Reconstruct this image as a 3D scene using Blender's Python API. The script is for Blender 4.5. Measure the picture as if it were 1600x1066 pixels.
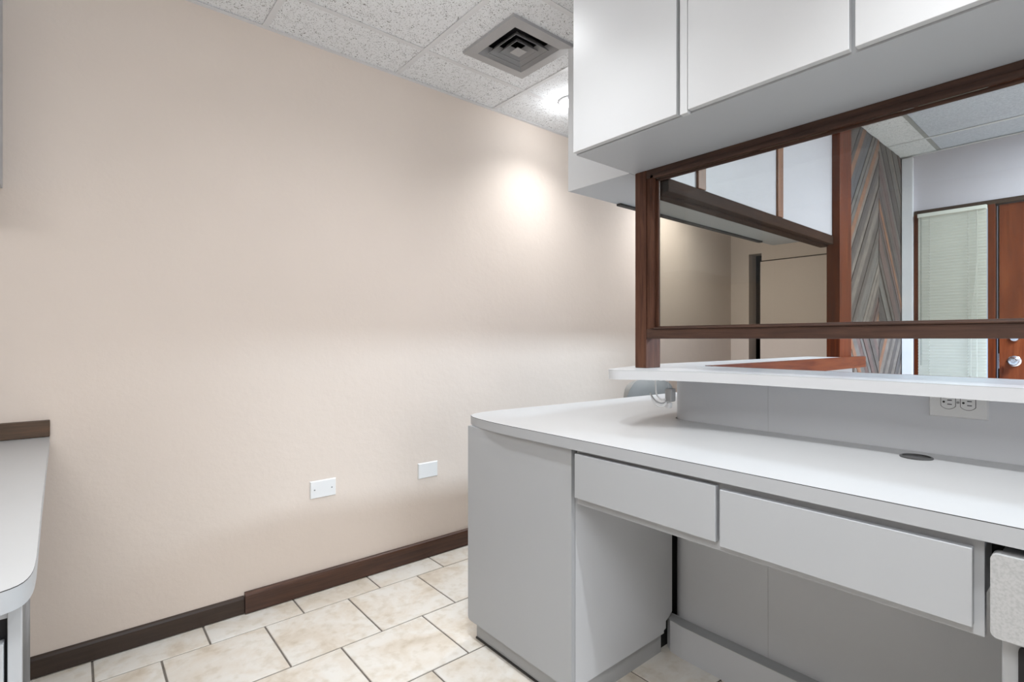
import bpy, bmesh, math, random
from mathutils import Vector, Matrix

random.seed(7)
for o in list(bpy.data.objects):
    bpy.data.objects.remove(o, do_unlink=True)
S = bpy.context.scene
C = S.collection

# ------------------------------------------------------------------ camera
H = 1.134                      # camera height
cd = bpy.data.cameras.new('camera')
cam = bpy.data.objects.new('camera', cd)
C.objects.link(cam)
cd.sensor_width = 36.0
cd.lens = 18.2248
cd.shift_y = -3.0 / 1600.0
cd.clip_start = 0.02
cam.location = (0, 0, H)
cam.rotation_euler = (math.radians(90), 0, math.radians(49.903 - 90))
S.camera = cam

# ------------------------------------------------------------------ world, exposure
w = bpy.data.worlds.new('world')
S.world = w
w.use_nodes = True
w.node_tree.nodes['Background'].inputs[0].default_value = (0.62, 0.74, 1.0, 1)
w.node_tree.nodes['Background'].inputs[1].default_value = 1.0
S.view_settings.view_transform = 'Standard'
S.view_settings.look = 'None'
S.view_settings.exposure = 0.12
S.view_settings.gamma = 1.0
S.view_settings.use_curve_mapping = False

DOWNLIGHT_W = 10.5       # cans along the tan wall
DESK_W = 17.0            # cans over the office
OFFICE_FILL_W = 26.0         # added soft fill panel, unseen behind the camera
LOBBY_W = 178.0          # fluorescent panel in the lobby
LAMP_COL = (0.955, 0.98, 1.0)
# soft fill light through an added window in the unseen right-hand wall
FILL_WIN = (0.05, 1.30, 0.75, 2.1)        # x0, x1, z0, z1
fill_l = bpy.data.lights.new('window_fill', 'AREA')
fill_l.shape = 'RECTANGLE'
fill_l.size = FILL_WIN[1] - FILL_WIN[0]
fill_l.size_y = FILL_WIN[3] - FILL_WIN[2]
fill_l.energy = 24.0
fill_l.color = (0.90, 0.95, 1.0)
fill_o = bpy.data.objects.new('window_fill', fill_l)
C.objects.link(fill_o)
fill_o.location = ((FILL_WIN[0] + FILL_WIN[1]) / 2, -2.28, (FILL_WIN[2] + FILL_WIN[3]) / 2)
fill_o.rotation_euler = (math.radians(90), 0, 0)

# ------------------------------------------------------------------ dimensions
WY = 2.355      # tan wall
FX = 4.62       # far wall
BX = -2.4       # wall behind
RY = -2.3       # right-hand wall
CZ = 2.45       # ceiling
CTOP = 0.839    # worktop
LTOP = 1.031    # ledge
SOF = 1.731     # cabinet underside
CABT = 2.303    # cabinet top

# ------------------------------------------------------------------ materials
MATS = {}
def nodes_of(name):
    m = bpy.data.materials.new(name)
    m.use_nodes = True
    MATS[name] = m
    nt = m.node_tree
    return m, nt, nt.nodes, nt.links, nt.nodes['Principled BSDF']

def ramp(N, stops, interp='LINEAR'):
    r = N.new('ShaderNodeValToRGB')
    r.color_ramp.interpolation = interp
    e = r.color_ramp.elements
    while len(e) > 1:
        e.remove(e[-1])
    e[0].position = stops[0][0]
    e[0].color = (*stops[0][1], 1)
    for p, c in stops[1:]:
        k = e.new(p)
        k.color = (*c, 1)
    return r

def plain(name, col, rough=0.5, metal=0.0, var=0.03, scale=6.0, bump=0.0, bscale=200.0, spec=0.5, coat=0.0):
    m, nt, N, L, B = nodes_of(name)
    g = N.new('ShaderNodeNewGeometry')
    n = N.new('ShaderNodeTexNoise')
    n.inputs['Scale'].default_value = scale
    n.inputs['Detail'].default_value = 4
    L.new(g.outputs['Position'], n.inputs['Vector'])
    a = tuple(max(0, c * (1 - var)) for c in col)
    b = tuple(min(1, c * (1 + var)) for c in col)
    r = ramp(N, [(0.3, a), (0.7, b)])
    L.new(n.outputs['Fac'], r.inputs['Fac'])
    L.new(r.outputs['Color'], B.inputs['Base Color'])
    B.inputs['Roughness'].default_value = rough
    B.inputs['Metallic'].default_value = metal
    B.inputs['Specular IOR Level'].default_value = spec
    B.inputs['Coat Weight'].default_value = coat
    if bump:
        n2 = N.new('ShaderNodeTexNoise')
        n2.inputs['Scale'].default_value = bscale
        n2.inputs['Detail'].default_value = 3
        L.new(g.outputs['Position'], n2.inputs['Vector'])
        bp = N.new('ShaderNodeBump')
        bp.inputs['Strength'].default_value = bump
        bp.inputs['Distance'].default_value = 0.002
        L.new(n2.outputs['Fac'], bp.inputs['Height'])
        L.new(bp.outputs['Normal'], B.inputs['Normal'])
    return m

def wood(name, c0, c1, c2, stretch=(1, 1, 1), scale=14.0, rough=0.42, coat=0.06, spec=0.35):
    """grain runs along the axis whose stretch is small"""
    m, nt, N, L, B = nodes_of(name)
    g = N.new('ShaderNodeNewGeometry')
    mp = N.new('ShaderNodeMapping')
    mp.inputs['Scale'].default_value = stretch
    L.new(g.outputs['Position'], mp.inputs['Vector'])
    n = N.new('ShaderNodeTexNoise')
    n.inputs['Scale'].default_value = scale
    n.inputs['Detail'].default_value = 6
    n.inputs['Roughness'].default_value = 0.65
    n.inputs['Distortion'].default_value = 0.4
    L.new(mp.outputs['Vector'], n.inputs['Vector'])
    r = ramp(N, [(0.25, c0), (0.5, c1), (0.75, c2)])
    L.new(n.outputs['Fac'], r.inputs['Fac'])
    L.new(r.outputs['Color'], B.inputs['Base Color'])
    B.inputs['Roughness'].default_value = rough
    B.inputs['Coat Weight'].default_value = coat
    B.inputs['Coat Roughness'].default_value = 0.2
    B.inputs['Specular IOR Level'].default_value = spec
    bp = N.new('ShaderNodeBump')
    bp.inputs['Strength'].default_value = 0.15
    bp.inputs['Distance'].default_value = 0.001
    L.new(n.outputs['Fac'], bp.inputs['Height'])
    L.new(bp.outputs['Normal'], B.inputs['Normal'])
    return m

def wall_paint(name, col):
    m, nt, N, L, B = nodes_of(name)
    g = N.new('ShaderNodeNewGeometry')
    n = N.new('ShaderNodeTexNoise')
    n.inputs['Scale'].default_value = 1.4
    n.inputs['Detail'].default_value = 5
    L.new(g.outputs['Position'], n.inputs['Vector'])
    r = ramp(N, [(0.3, tuple(c * 0.97 for c in col)), (0.7, tuple(c * 1.02 for c in col))])
    L.new(n.outputs['Fac'], r.inputs['Fac'])
    L.new(r.outputs['Color'], B.inputs['Base Color'])
    B.inputs['Roughness'].default_value = 0.6
    B.inputs['Specular IOR Level'].default_value = 0.3
    n2 = N.new('ShaderNodeTexNoise')
    n2.inputs['Scale'].default_value = 38
    n2.inputs['Detail'].default_value = 5
    n2.inputs['Roughness'].default_value = 0.6
    L.new(g.outputs['Position'], n2.inputs['Vector'])
    n3 = N.new('ShaderNodeTexNoise')
    n3.inputs['Scale'].default_value = 7
    n3.inputs['Detail'].default_value = 3
    L.new(g.outputs['Position'], n3.inputs['Vector'])
    ad = N.new('ShaderNodeMath')
    ad.operation = 'MULTIPLY_ADD'
    ad.inputs[1].default_value = 2.2
    L.new(n3.outputs['Fac'], ad.inputs[0])
    L.new(n2.outputs['Fac'], ad.inputs[2])
    bp = N.new('ShaderNodeBump')
    bp.inputs['Strength'].default_value = 0.25
    bp.inputs['Distance'].default_value = 0.004
    L.new(ad.outputs[0], bp.inputs['Height'])
    L.new(bp.outputs['Normal'], B.inputs['Normal'])
    return m

wall_paint('tan_paint', (0.71, 0.62, 0.55))
wall_paint('pale_paint', (0.60, 0.575, 0.635))
plain('lobby_panel', (0.53, 0.515, 0.56), 0.4, var=0.01)
plain('white_paint', (0.74, 0.74, 0.78), 0.5)
plain('laminate', (0.432, 0.447, 0.468), 0.42, var=0.015, scale=2.5, spec=0.4)
plain('laminate_lifted', (0.595, 0.61, 0.635), 0.42, var=0.015, scale=2.5, spec=0.4)  # same laminate, colour lightened where little light reaches under the desk
plain('laminate_top', (0.47, 0.473, 0.477), 0.32, var=0.012, scale=2.5, spec=0.45)
plain('laminate_door', (0.56, 0.565, 0.575), 0.4, var=0.012, scale=2.0, spec=0.4)
plain('seam', (0.035, 0.033, 0.032), 0.6)
plain('kick_grey', (0.42, 0.43, 0.44), 0.5)
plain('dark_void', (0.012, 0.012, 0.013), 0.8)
plain('white_plastic', (0.78, 0.78, 0.78), 0.35, var=0.01)
plain('outlet_plastic', (0.70, 0.70, 0.69), 0.35, var=0.01)
plain('grid_white', (0.76, 0.77, 0.79), 0.45, var=0.02)
plain('grid_grey', (0.36, 0.37, 0.36), 0.5)
plain('vent_metal', (0.42, 0.42, 0.43), 0.45, var=0.03)
plain('vent_dark', (0.02, 0.02, 0.022), 0.7)
plain('chair_grey', (0.27, 0.262, 0.25), 0.85, bump=0.4, bscale=500, spec=0.08)
plain('chair_black', (0.03, 0.03, 0.032), 0.5)
plain('steel', (0.62, 0.65, 0.70), 0.18, metal=1.0)
plain('adapter_grey', (0.42, 0.42, 0.42), 0.5)
plain('cable_white', (0.82, 0.82, 0.82), 0.4)
plain('grommet_dark', (0.07, 0.07, 0.07), 0.45)
plain('blind', (0.74, 0.755, 0.70), 0.45, var=0.02)
plain('cord', (0.45, 0.45, 0.41), 0.8)
plain('deck', (0.25, 0.25, 0.26), 0.9)
plain('grout', (0.17, 0.15, 0.13), 0.9, var=0.2, scale=30)
plain('screw', (0.3, 0.3, 0.3), 0.4, metal=0.8)

wood('walnut_y', (0.035, 0.018, 0.013), (0.06, 0.030, 0.021), (0.10, 0.050, 0.032), (14, 1.0, 14), 6)
wood('walnut_x', (0.022, 0.010, 0.007), (0.038, 0.018, 0.012), (0.062, 0.029, 0.018), (1.0, 14, 14), 6, 0.7, 0.0, 0.08)
wood('walnut_z', (0.045, 0.019, 0.012), (0.085, 0.036, 0.022), (0.13, 0.058, 0.034), (14, 14, 1.0), 6, 0.5, 0.03, 0.2)
wood('base_dark', (0.030, 0.018, 0.012), (0.042, 0.026, 0.018), (0.055, 0.033, 0.023), (1.0, 14, 14), 6, 0.45, 0.1)
wood('base_red', (0.035, 0.016, 0.010), (0.065, 0.030, 0.019), (0.10, 0.045, 0.026), (0.8, 14, 14), 5, 0.42, 0.15)
wood('splash_wood', (0.055, 0.032, 0.018), (0.085, 0.052, 0.032), (0.14, 0.075, 0.042), (1.0, 14, 14), 5, 0.5, 0.05)
wood('mahogany_z', (0.045, 0.008, 0.003), (0.105, 0.021, 0.005), (0.165, 0.040, 0.010), (10, 10, 0.7), 5, 0.45, 0.03, 0.15)
wood('mahogany_x', (0.055, 0.012, 0.006), (0.115, 0.030, 0.012), (0.15, 0.042, 0.015), (0.7, 10, 10), 5, 0.45, 0.03, 0.15)
wood('teak_z', (0.13, 0.05, 0.022), (0.22, 0.09, 0.04), (0.30, 0.13, 0.06), (10, 10, 0.8), 5)
wood('door_wood', (0.075, 0.014, 0.005), (0.14, 0.032, 0.010), (0.20, 0.055, 0.018), (7, 7, 0.6), 4, 0.3, 0.06, 0.2)
wood('side_dark', (0.03, 0.032, 0.036), (0.10, 0.105, 0.11), (0.30, 0.31, 0.33), (6, 1.2, 1.0), 4, 0.5, 0.0)  # dark grey side; its streaks are reflections painted into the colour

def chevron_mat():
    m, nt, N, L, B = nodes_of('chevron_wood')
    oi = N.new('ShaderNodeObjectInfo')
    g = N.new('ShaderNodeNewGeometry')
    n = N.new('ShaderNodeTexNoise')
    n.inputs['Scale'].default_value = 20
    n.inputs['Detail'].default_value = 5
    L.new(g.outputs['Position'], n.inputs['Vector'])
    r = ramp(N, [(0.0, (0.10, 0.085, 0.080)), (0.18, (0.19, 0.165, 0.15)), (0.34, (0.07, 0.060, 0.060)),
                 (0.5, (0.15, 0.14, 0.135)), (0.64, (0.26, 0.125, 0.07)), (0.76, (0.13, 0.085, 0.08)),
                 (0.9, (0.10, 0.10, 0.115))], 'CONSTANT')
    L.new(oi.outputs['Random'], r.inputs['Fac'])
    r2 = ramp(N, [(0.25, (0.50, 0.48, 0.46)), (0.75, (0.92, 0.88, 0.85))])
    L.new(n.outputs['Fac'], r2.inputs['Fac'])
    mx = N.new('ShaderNodeMixRGB')
    mx.blend_type = 'MULTIPLY'
    mx.inputs[0].default_value = 1
    L.new(r.outputs['Color'], mx.inputs[1])
    L.new(r2.outputs['Color'], mx.inputs[2])
    L.new(mx.outputs[0], B.inputs['Base Color'])
    B.inputs['Roughness'].default_value = 0.5
chevron_mat()

def floor_tile_mat():
    m, nt, N, L, B = nodes_of('stone_tile')
    g = N.new('ShaderNodeNewGeometry')
    oi = N.new('ShaderNodeObjectInfo')
    off = N.new('ShaderNodeVectorMath')
    off.operation = 'MULTIPLY_ADD'
    L.new(oi.outputs['Random'], off.inputs[0])
    off.inputs[1].default_value = (7, 13, 3)
    L.new(g.outputs['Position'], off.inputs[2])
    n = N.new('ShaderNodeTexNoise')
    n.inputs['Scale'].default_value = 5.0
    n.inputs['Detail'].default_value = 7
    n.inputs['Roughness'].default_value = 0.62
    n.inputs['Distortion'].default_value = 0.6
    L.new(off.outputs[0], n.inputs['Vector'])
    r = ramp(N, [(0.28, (0.58, 0.51, 0.42)), (0.42, (0.68, 0.62, 0.54)), (0.55, (0.74, 0.71, 0.66)), (0.72, (0.76, 0.75, 0.72))])
    L.new(n.outputs['Fac'], r.inputs['Fac'])
    n2 = N.new('ShaderNodeTexNoise')
    n2.inputs['Scale'].default_value = 26
    n2.inputs['Detail'].default_value = 6
    L.new(off.outputs[0], n2.inputs['Vector'])
    r2 = ramp(N, [(0.33, (0.86, 0.83, 0.78)), (0.5, (1, 1, 1))])
    L.new(n2.outputs['Fac'], r2.inputs['Fac'])
    mx = N.new('ShaderNodeMixRGB')
    mx.blend_type = 'MULTIPLY'
    mx.inputs[0].default_value = 0.8
    L.new(r.outputs['Color'], mx.inputs[1])
    L.new(r2.outputs['Color'], mx.inputs[2])
    L.new(mx.outputs[0], B.inputs['Base Color'])
    B.inputs['Roughness'].default_value = 0.36
    bp = N.new('ShaderNodeBump')
    bp.inputs['Strength'].default_value = 0.08
    bp.inputs['Distance'].default_value = 0.002
    L.new(n2.outputs['Fac'], bp.inputs['Height'])
    L.new(bp.outputs['Normal'], B.inputs['Normal'])
floor_tile_mat()

def ceiling_tile_mat():
    m, nt, N, L, B = nodes_of('acoustic_tile')
    g = N.new('ShaderNodeNewGeometry')
    oi = N.new('ShaderNodeObjectInfo')
    off = N.new('ShaderNodeVectorMath')
    off.operation = 'MULTIPLY_ADD'
    L.new(oi.outputs['Random'], off.inputs[0])
    off.inputs[1].default_value = (5, 9, 0)
    L.new(g.outputs['Position'], off.inputs[2])
    # pin holes
    v = N.new('ShaderNodeTexVoronoi')
    v.inputs['Scale'].default_value = 95
    L.new(off.outputs[0], v.inputs['Vector'])
    r1 = ramp(N, [(0.10, (0, 0, 0)), (0.22, (1, 1, 1))])
    L.new(v.outputs['Distance'], r1.inputs['Fac'])
    # fissures
    n = N.new('ShaderNodeTexNoise')
    n.inputs['Scale'].default_value = 90
    n.inputs['Detail'].default_value = 2
    n.inputs['Distortion'].default_value = 2.2
    L.new(off.outputs[0], n.inputs['Vector'])
    r2 = ramp(N, [(0.345, (0, 0, 0)), (0.40, (1, 1, 1))])
    L.new(n.outputs['Fac'], r2.inputs['Fac'])
    n4 = N.new('ShaderNodeTexNoise')
    n4.inputs['Scale'].default_value = 30
    L.new(off.outputs[0], n4.inputs['Vector'])
    r4 = ramp(N, [(0.46, (1, 1, 1)), (0.54, (0, 0, 0))])
    L.new(n4.outputs['Fac'], r4.inputs['Fac'])
    mxa = N.new('ShaderNodeMixRGB')
    mxa.blend_type = 'LIGHTEN'
    mxa.inputs[0].default_value = 1
    L.new(r1.outputs['Color'], mxa.inputs[1])
    L.new(r4.outputs['Color'], mxa.inputs[2])
    mx = N.new('ShaderNodeMixRGB')
    mx.blend_type = 'MULTIPLY'
    mx.inputs[0].default_value = 1
    L.new(mxa.outputs[0], mx.inputs[1])
    L.new(r2.outputs['Color'], mx.inputs[2])
    cr = ramp(N, [(0.0, (0.24, 0.24, 0.24)), (1.0, (0.88, 0.90, 0.925))])
    L.new(mx.outputs[0], cr.inputs['Fac'])
    L.new(cr.outputs['Color'], B.inputs['Base Color'])
    B.inputs['Roughness'].default_value = 0.9
    bp = N.new('ShaderNodeBump')
    bp.inputs['Strength'].default_value = 0.5
    bp.inputs['Distance'].default_value = 0.003
    L.new(mx.outputs[0], bp.inputs['Height'])
    L.new(bp.outputs['Normal'], B.inputs['Normal'])
ceiling_tile_mat()

def lobby_tile_mat():
    m, nt, N, L, B = nodes_of('smooth_tile')
    g = N.new('ShaderNodeNewGeometry')
    n = N.new('ShaderNodeTexNoise')
    n.inputs['Scale'].default_value = 120
    n.inputs['Detail'].default_value = 3
    L.new(g.outputs['Position'], n.inputs['Vector'])
    r = ramp(N, [(0.35, (0.52, 0.56, 0.63)), (0.6, (0.64, 0.68, 0.76))])
    L.new(n.outputs['Fac'], r.inputs['Fac'])
    L.new(r.outputs['Color'], B.inputs['Base Color'])
    B.inputs['Roughness'].default_value = 0.9
lobby_tile_mat()

def speckle_mat():
    m, nt, N, L, B = nodes_of('speckled')
    g = N.new('ShaderNodeNewGeometry')
    n = N.new('ShaderNodeTexNoise')
    n.inputs['Scale'].default_value = 260
    n.inputs['Detail'].default_value = 3
    L.new(g.outputs['Position'], n.inputs['Vector'])
    r = ramp(N, [(0.35, (0.385, 0.39, 0.395)), (0.6, (0.46, 0.465, 0.47))])
    L.new(n.outputs['Fac'], r.inputs['Fac'])
    L.new(r.outputs['Color'], B.inputs['Base Color'])
    B.inputs['Roughness'].default_value = 0.45
speckle_mat()

def emit(name, col, s):
    m, nt, N, L, B = nodes_of(name)
    B.inputs['Base Color'].default_value = (*col, 1)
    B.inputs['Emission Color'].default_value = (*col, 1)
    B.inputs['Emission Strength'].default_value = s
emit('lamp_warm', (1.0, 0.93, 0.84), 14.0)
emit('lamp_white', (1.0, 0.98, 0.95), 4.0)

def glass(name, tint, ior=1.5):
    m = bpy.data.materials.new(name)
    m.use_nodes = True
    MATS[name] = m
    nt = m.node_tree
    N, L = nt.nodes, nt.links
    N.remove(N['Principled BSDF'])
    out = N['Material Output']
    t = N.new('ShaderNodeBsdfTransparent')
    t.inputs[0].default_value = (*tint, 1)
    gl = N.new('ShaderNodeBsdfGlossy')
    gl.inputs['Roughness'].default_value = 0.0
    fr = N.new('ShaderNodeFresnel')
    fr.inputs[0].default_value = ior
    mx = N.new('ShaderNodeMixShader')
    L.new(fr.outputs[0], mx.inputs[0])
    L.new(t.outputs[0], mx.inputs[1])
    L.new(gl.outputs[0], mx.inputs[2])
    L.new(mx.outputs[0], out.inputs[0])
glass('tinted_glass', (0.80, 0.785, 0.74))
glass('clear_glass', (0.96, 0.98, 0.98))

# ------------------------------------------------------------------ mesh helpers
def box(bm, x0, x1, y0, y1, z0, z1):
    vs = [bm.verts.new((x, y, z)) for z in (z0, z1) for (x, y) in ((x0, y0), (x1, y0), (x1, y1), (x0, y1))]
    for f in ((3, 2, 1, 0), (4, 5, 6, 7), (0, 1, 5, 4), (1, 2, 6, 5), (2, 3, 7, 6), (3, 0, 4, 7)):
        bm.faces.new([vs[i] for i in f])
    return bm

def prism(bm, pts, a0, a1, axis='z'):
    """extrude 2-D polygon; axis z: pts=(x,y); axis y: pts=(x,z); axis x: pts=(y,z)"""
    def P(p, a):
        if axis == 'z':
            return (p[0], p[1], a)
        if axis == 'y':
            return (p[0], a, p[1])
        return (a, p[0], p[1])
    lo = [bm.verts.new(P(p, a0)) for p in pts]
    hi = [bm.verts.new(P(p, a1)) for p in pts]
    n = len(pts)
    bm.faces.new(lo[::-1])
    bm.faces.new(hi)
    for i in range(n):
        j = (i + 1) % n
        bm.faces.new((lo[i], lo[j], hi[j], hi[i]))
    bmesh.ops.recalc_face_normals(bm, faces=bm.faces)
    return bm

def lathe(bm, prof, center, axis='z', seg=32):
    """prof: list of (radius, height along axis)"""
    rings = []
    for r, h in prof:
        ring = []
        for i in range(seg):
            a = 2 * math.pi * i / seg
            c, s = r * math.cos(a), r * math.sin(a)
            if axis == 'z':
                p = (center[0] + c, center[1] + s, center[2] + h)
            elif axis == 'x':
                p = (center[0] + h, center[1] + c, center[2] + s)
            else:
                p = (center[0] + c, center[1] + h, center[2] + s)
            ring.append(bm.verts.new(p))
        rings.append(ring)
    for a, b in zip(rings, rings[1:]):
        for i in range(seg):
            j = (i + 1) % seg
            bm.faces.new((a[i], a[j], b[j], b[i]))
    bm.faces.new(rings[0][::-1])
    bm.faces.new(rings[-1])
    bmesh.ops.recalc_face_normals(bm, faces=bm.faces)
    return bm

def tube(bm, pts, r, seg=8):
    pts = [Vector(p) for p in pts]
    rings = []
    up = Vector((0.13, 0.21, 0.97))
    for i, p in enumerate(pts):
        d = (pts[min(i + 1, len(pts) - 1)] - pts[max(i - 1, 0)]).normalized()
        u = d.cross(up)
        if u.length < 1e-4:
            u = d.cross(Vector((1, 0, 0)))
        u.normalize()
        v = d.cross(u)
        rings.append([bm.verts.new(p + r * (math.cos(2 * math.pi * k / seg) * u + math.sin(2 * math.pi * k / seg) * v)) for k in range(seg)])
    for a, b in zip(rings, rings[1:]):
        for i in range(seg):
            j = (i + 1) % seg
            bm.faces.new((a[i], a[j], b[j], b[i]))
    bm.faces.new(rings[0][::-1])
    bm.faces.new(rings[-1])
    bmesh.ops.recalc_face_normals(bm, faces=bm.faces)
    return bm

def bez(p, n=24):
    """Catmull-Rom through points"""
    p = [Vector(q) for q in p]
    q = [p[0]] + p + [p[-1]]
    out = []
    for i in range(len(p) - 1):
        for k in range(n):
            t = k / n
            a, b, c, d = q[i], q[i + 1], q[i + 2], q[i + 3]
            out.append(0.5 * ((2 * b) + (c - a) * t + (2 * a - 5 * b + 4 * c - d) * t * t + (3 * b - a - 3 * c + d) * t ** 3))
    out.append(p[-1])
    return out

def rrect(x0, x1, y0, y1, r, n=5):
    out = []
    for cx, cy, a in ((x1 - r, y1 - r, 0), (x0 + r, y1 - r, 90), (x0 + r, y0 + r, 180), (x1 - r, y0 + r, 270)):
        for k in range(n + 1):
            t = math.radians(a + 90 * k / n)
            out.append((cx + r * math.cos(t), cy + r * math.sin(t)))
    return out

def worldloc(p):
    v = Vector((0, 0, 0))
    while p is not None:
        v += p.location
        p = p.parent
    return v

def obj(name, bm, mat, parent=None, bevel=0.0, smooth=False, seg=2):
    if bevel:
        bmesh.ops.bevel(bm, geom=list(bm.edges), offset=bevel, segments=seg, profile=0.5, affect='EDGES', clamp_overlap=True)
    if parent is not None:
        org = worldloc(parent)
    else:
        xs = [v.co.x for v in bm.verts]
        ys = [v.co.y for v in bm.verts]
        zs = [v.co.z for v in bm.verts]
        org = Vector(((min(xs) + max(xs)) / 2, (min(ys) + max(ys)) / 2, min(zs)))
    for v in bm.verts:
        v.co -= org
    me = bpy.data.meshes.new(name)
    bm.to_mesh(me)
    bm.free()
    mats = mat if isinstance(mat, (list, tuple)) else [mat]
    for m in mats:
        me.materials.append(MATS[m])
    if smooth:
        for p in me.polygons:
            p.use_smooth = True
        try:
            me.set_sharp_from_angle(angle=math.radians(40))
        except Exception:
            pass
    o = bpy.data.objects.new(name, me)
    C.objects.link(o)
    if parent is not None:
        o.parent = parent
    else:
        o.location = org
    return o

def bx(name, dims, mat, parent=None, bevel=0.0, smooth=False):
    return obj(name, box(bmesh.new(), *dims), mat, parent, bevel, smooth)

def thing(name, label, cat, loc=(0, 0, 0), group=None):
    o = bpy.data.objects.new(name, None)
    o.empty_display_size = 0.05
    C.objects.link(o)
    o.location = loc
    o['label'] = label
    o['category'] = cat
    if group:
        o['group'] = group
    return o

def tag(o, label, cat, group=None):
    o['label'] = label
    o['category'] = cat
    if group:
        o['group'] = group
    return o

def struct(o, label=None, cat=None):
    o['kind'] = 'structure'
    if label:
        o['label'] = label
    if cat:
        o['category'] = cat
    return o

def sempty(name, loc, label, cat):
    o = thing(name, label, cat, loc)
    o['kind'] = 'structure'
    return o

# ================================================================== SETTING
# ---------------------------------------------------------------- floor
fl = struct(bx('floor', (BX, FX + 0.4, RY, WY, -0.06, -0.003), 'grout'), 'cream stone-look tile floor with brown grout joints', 'floor')
PX, PY, G = 0.34, 0.3305, 0.0065
full_me = {}
def tile_mesh(wx, wy):
    key = (round(wx, 4), round(wy, 4))
    if key in full_me:
        return full_me[key]
    bm = box(bmesh.new(), 0, wx, 0, wy, -0.0045, 0.0)
    top = [e for e in bm.edges if all(v.co.z > -1e-6 for v in e.verts)]
    bmesh.ops.bevel(bm, geom=top, offset=0.0015, segments=1, affect='EDGES')
    me = bpy.data.meshes.new('floor_tile')
    bm.to_mesh(me)
    bm.free()
    me.materials.append(MATS['stone_tile'])
    full_me[key] = me
    return me
# rows: k=-1 is the cut course against the tan wall
k = -1
while True:
    y1 = 2.195 - PY * k
    y0 = y1 - PY
    if y1 <= RY + 0.02:
        break
    off = 0.7245 + 0.0115 * (k + 1) if (k % 2) else 0.5715 + 0.0115 * k
    n0 = math.floor((BX - off) / PX)
    n1 = math.ceil((FX - off) / PX)
    for n in range(n0, n1):
        xa = max(off + n * PX + G / 2, BX + 0.001)
        xb = min(off + (n + 1) * PX - G / 2, FX)
        ya = max(y0 + G / 2, RY + 0.001)
        yb = min(y1 - G / 2, WY - 0.001)
        if xb - xa < 0.02 or yb - ya < 0.02:
            continue
        o = bpy.data.objects.new('floor_tile', tile_mesh(xb - xa, yb - ya))
        C.objects.link(o)
        o.parent = fl
        o.location = Vector((xa, ya, random.uniform(-0.0004, 0.0004))) - fl.location
    k += 1

# ---------------------------------------------------------------- walls
struct(bx('wall_left', (BX, FX, WY, WY + 0.12, -0.06, 2.7), 'tan_paint'), 'long tan painted wall beside the reception desk', 'wall')
struct(bx('wall_back', (BX - 0.12, BX, RY, WY + 0.12, -0.06, 2.7), 'tan_paint'), 'tan wall closing the office behind the viewpoint', 'wall')
bm = bmesh.new()
box(bm, BX, FILL_WIN[0], RY - 0.12, RY, -0.06, 2.7)
box(bm, FILL_WIN[1], FX, RY - 0.12, RY, -0.06, 2.7)
box(bm, FILL_WIN[0], FILL_WIN[1], RY - 0.12, RY, -0.06, FILL_WIN[2])
box(bm, FILL_WIN[0], FILL_WIN[1], RY - 0.12, RY, FILL_WIN[3], 2.7)
struct(obj('wall_right', bm, 'tan_paint'), 'tan wall with the added fill-light window on the right-hand side', 'wall')
# partition closing the office beside the desk, outside the view
struct(bx('wall_front', (1.60, 1.72, RY, -1.25, 0.0, CZ), 'tan_paint'), 'tan partition between office and lobby past the desk', 'wall')

# far wall with openings: corridor slot, sidelight window, door
wf = bmesh.new()
T = 0.14
DH = 2.05                                   # door head
box(wf, FX, FX + T, 2.189, WY + 0.12, -0.06, 2.7)          # left of slot
box(wf, FX, FX + T, 2.076, 2.189, 1.892, 2.7)              # over slot
box(wf, FX, FX + T, 1.06, 2.076, -0.06, 2.7)               # behind tan door panel
far_wall = struct(obj('wall_far', wf, 'tan_paint'), 'tan end wall of the corridor behind the desk', 'wall')
wf = bmesh.new()
box(wf, FX, FX + T, 0.988, 1.06, -0.06, 2.7)
box(wf, FX, FX + T, -0.40, 0.988, DH, 2.7)
box(wf, FX, FX + T, RY, -0.40, -0.06, 2.7)
struct(obj('wall_far', wf, 'pale_paint'), 'pale pinkish lobby wall above the door and blinds', 'wall')
# dark recess behind the slot
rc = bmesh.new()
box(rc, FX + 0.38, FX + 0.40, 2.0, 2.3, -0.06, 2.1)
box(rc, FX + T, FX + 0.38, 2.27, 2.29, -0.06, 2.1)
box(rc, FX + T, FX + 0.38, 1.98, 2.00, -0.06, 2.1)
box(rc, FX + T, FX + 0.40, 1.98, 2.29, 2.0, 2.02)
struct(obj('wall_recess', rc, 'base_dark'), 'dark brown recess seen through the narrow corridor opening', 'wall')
struct(bx('lit_wall_strip', (FX - 0.035, FX, 0.992, 1.056, 0.0, CZ - 0.012), 'white_paint', bevel=0.002), 'vertical wall strip beside the blinds, its brighter light painted white', 'trim')  # wall strip whose brighter light is put into white paint

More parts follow.
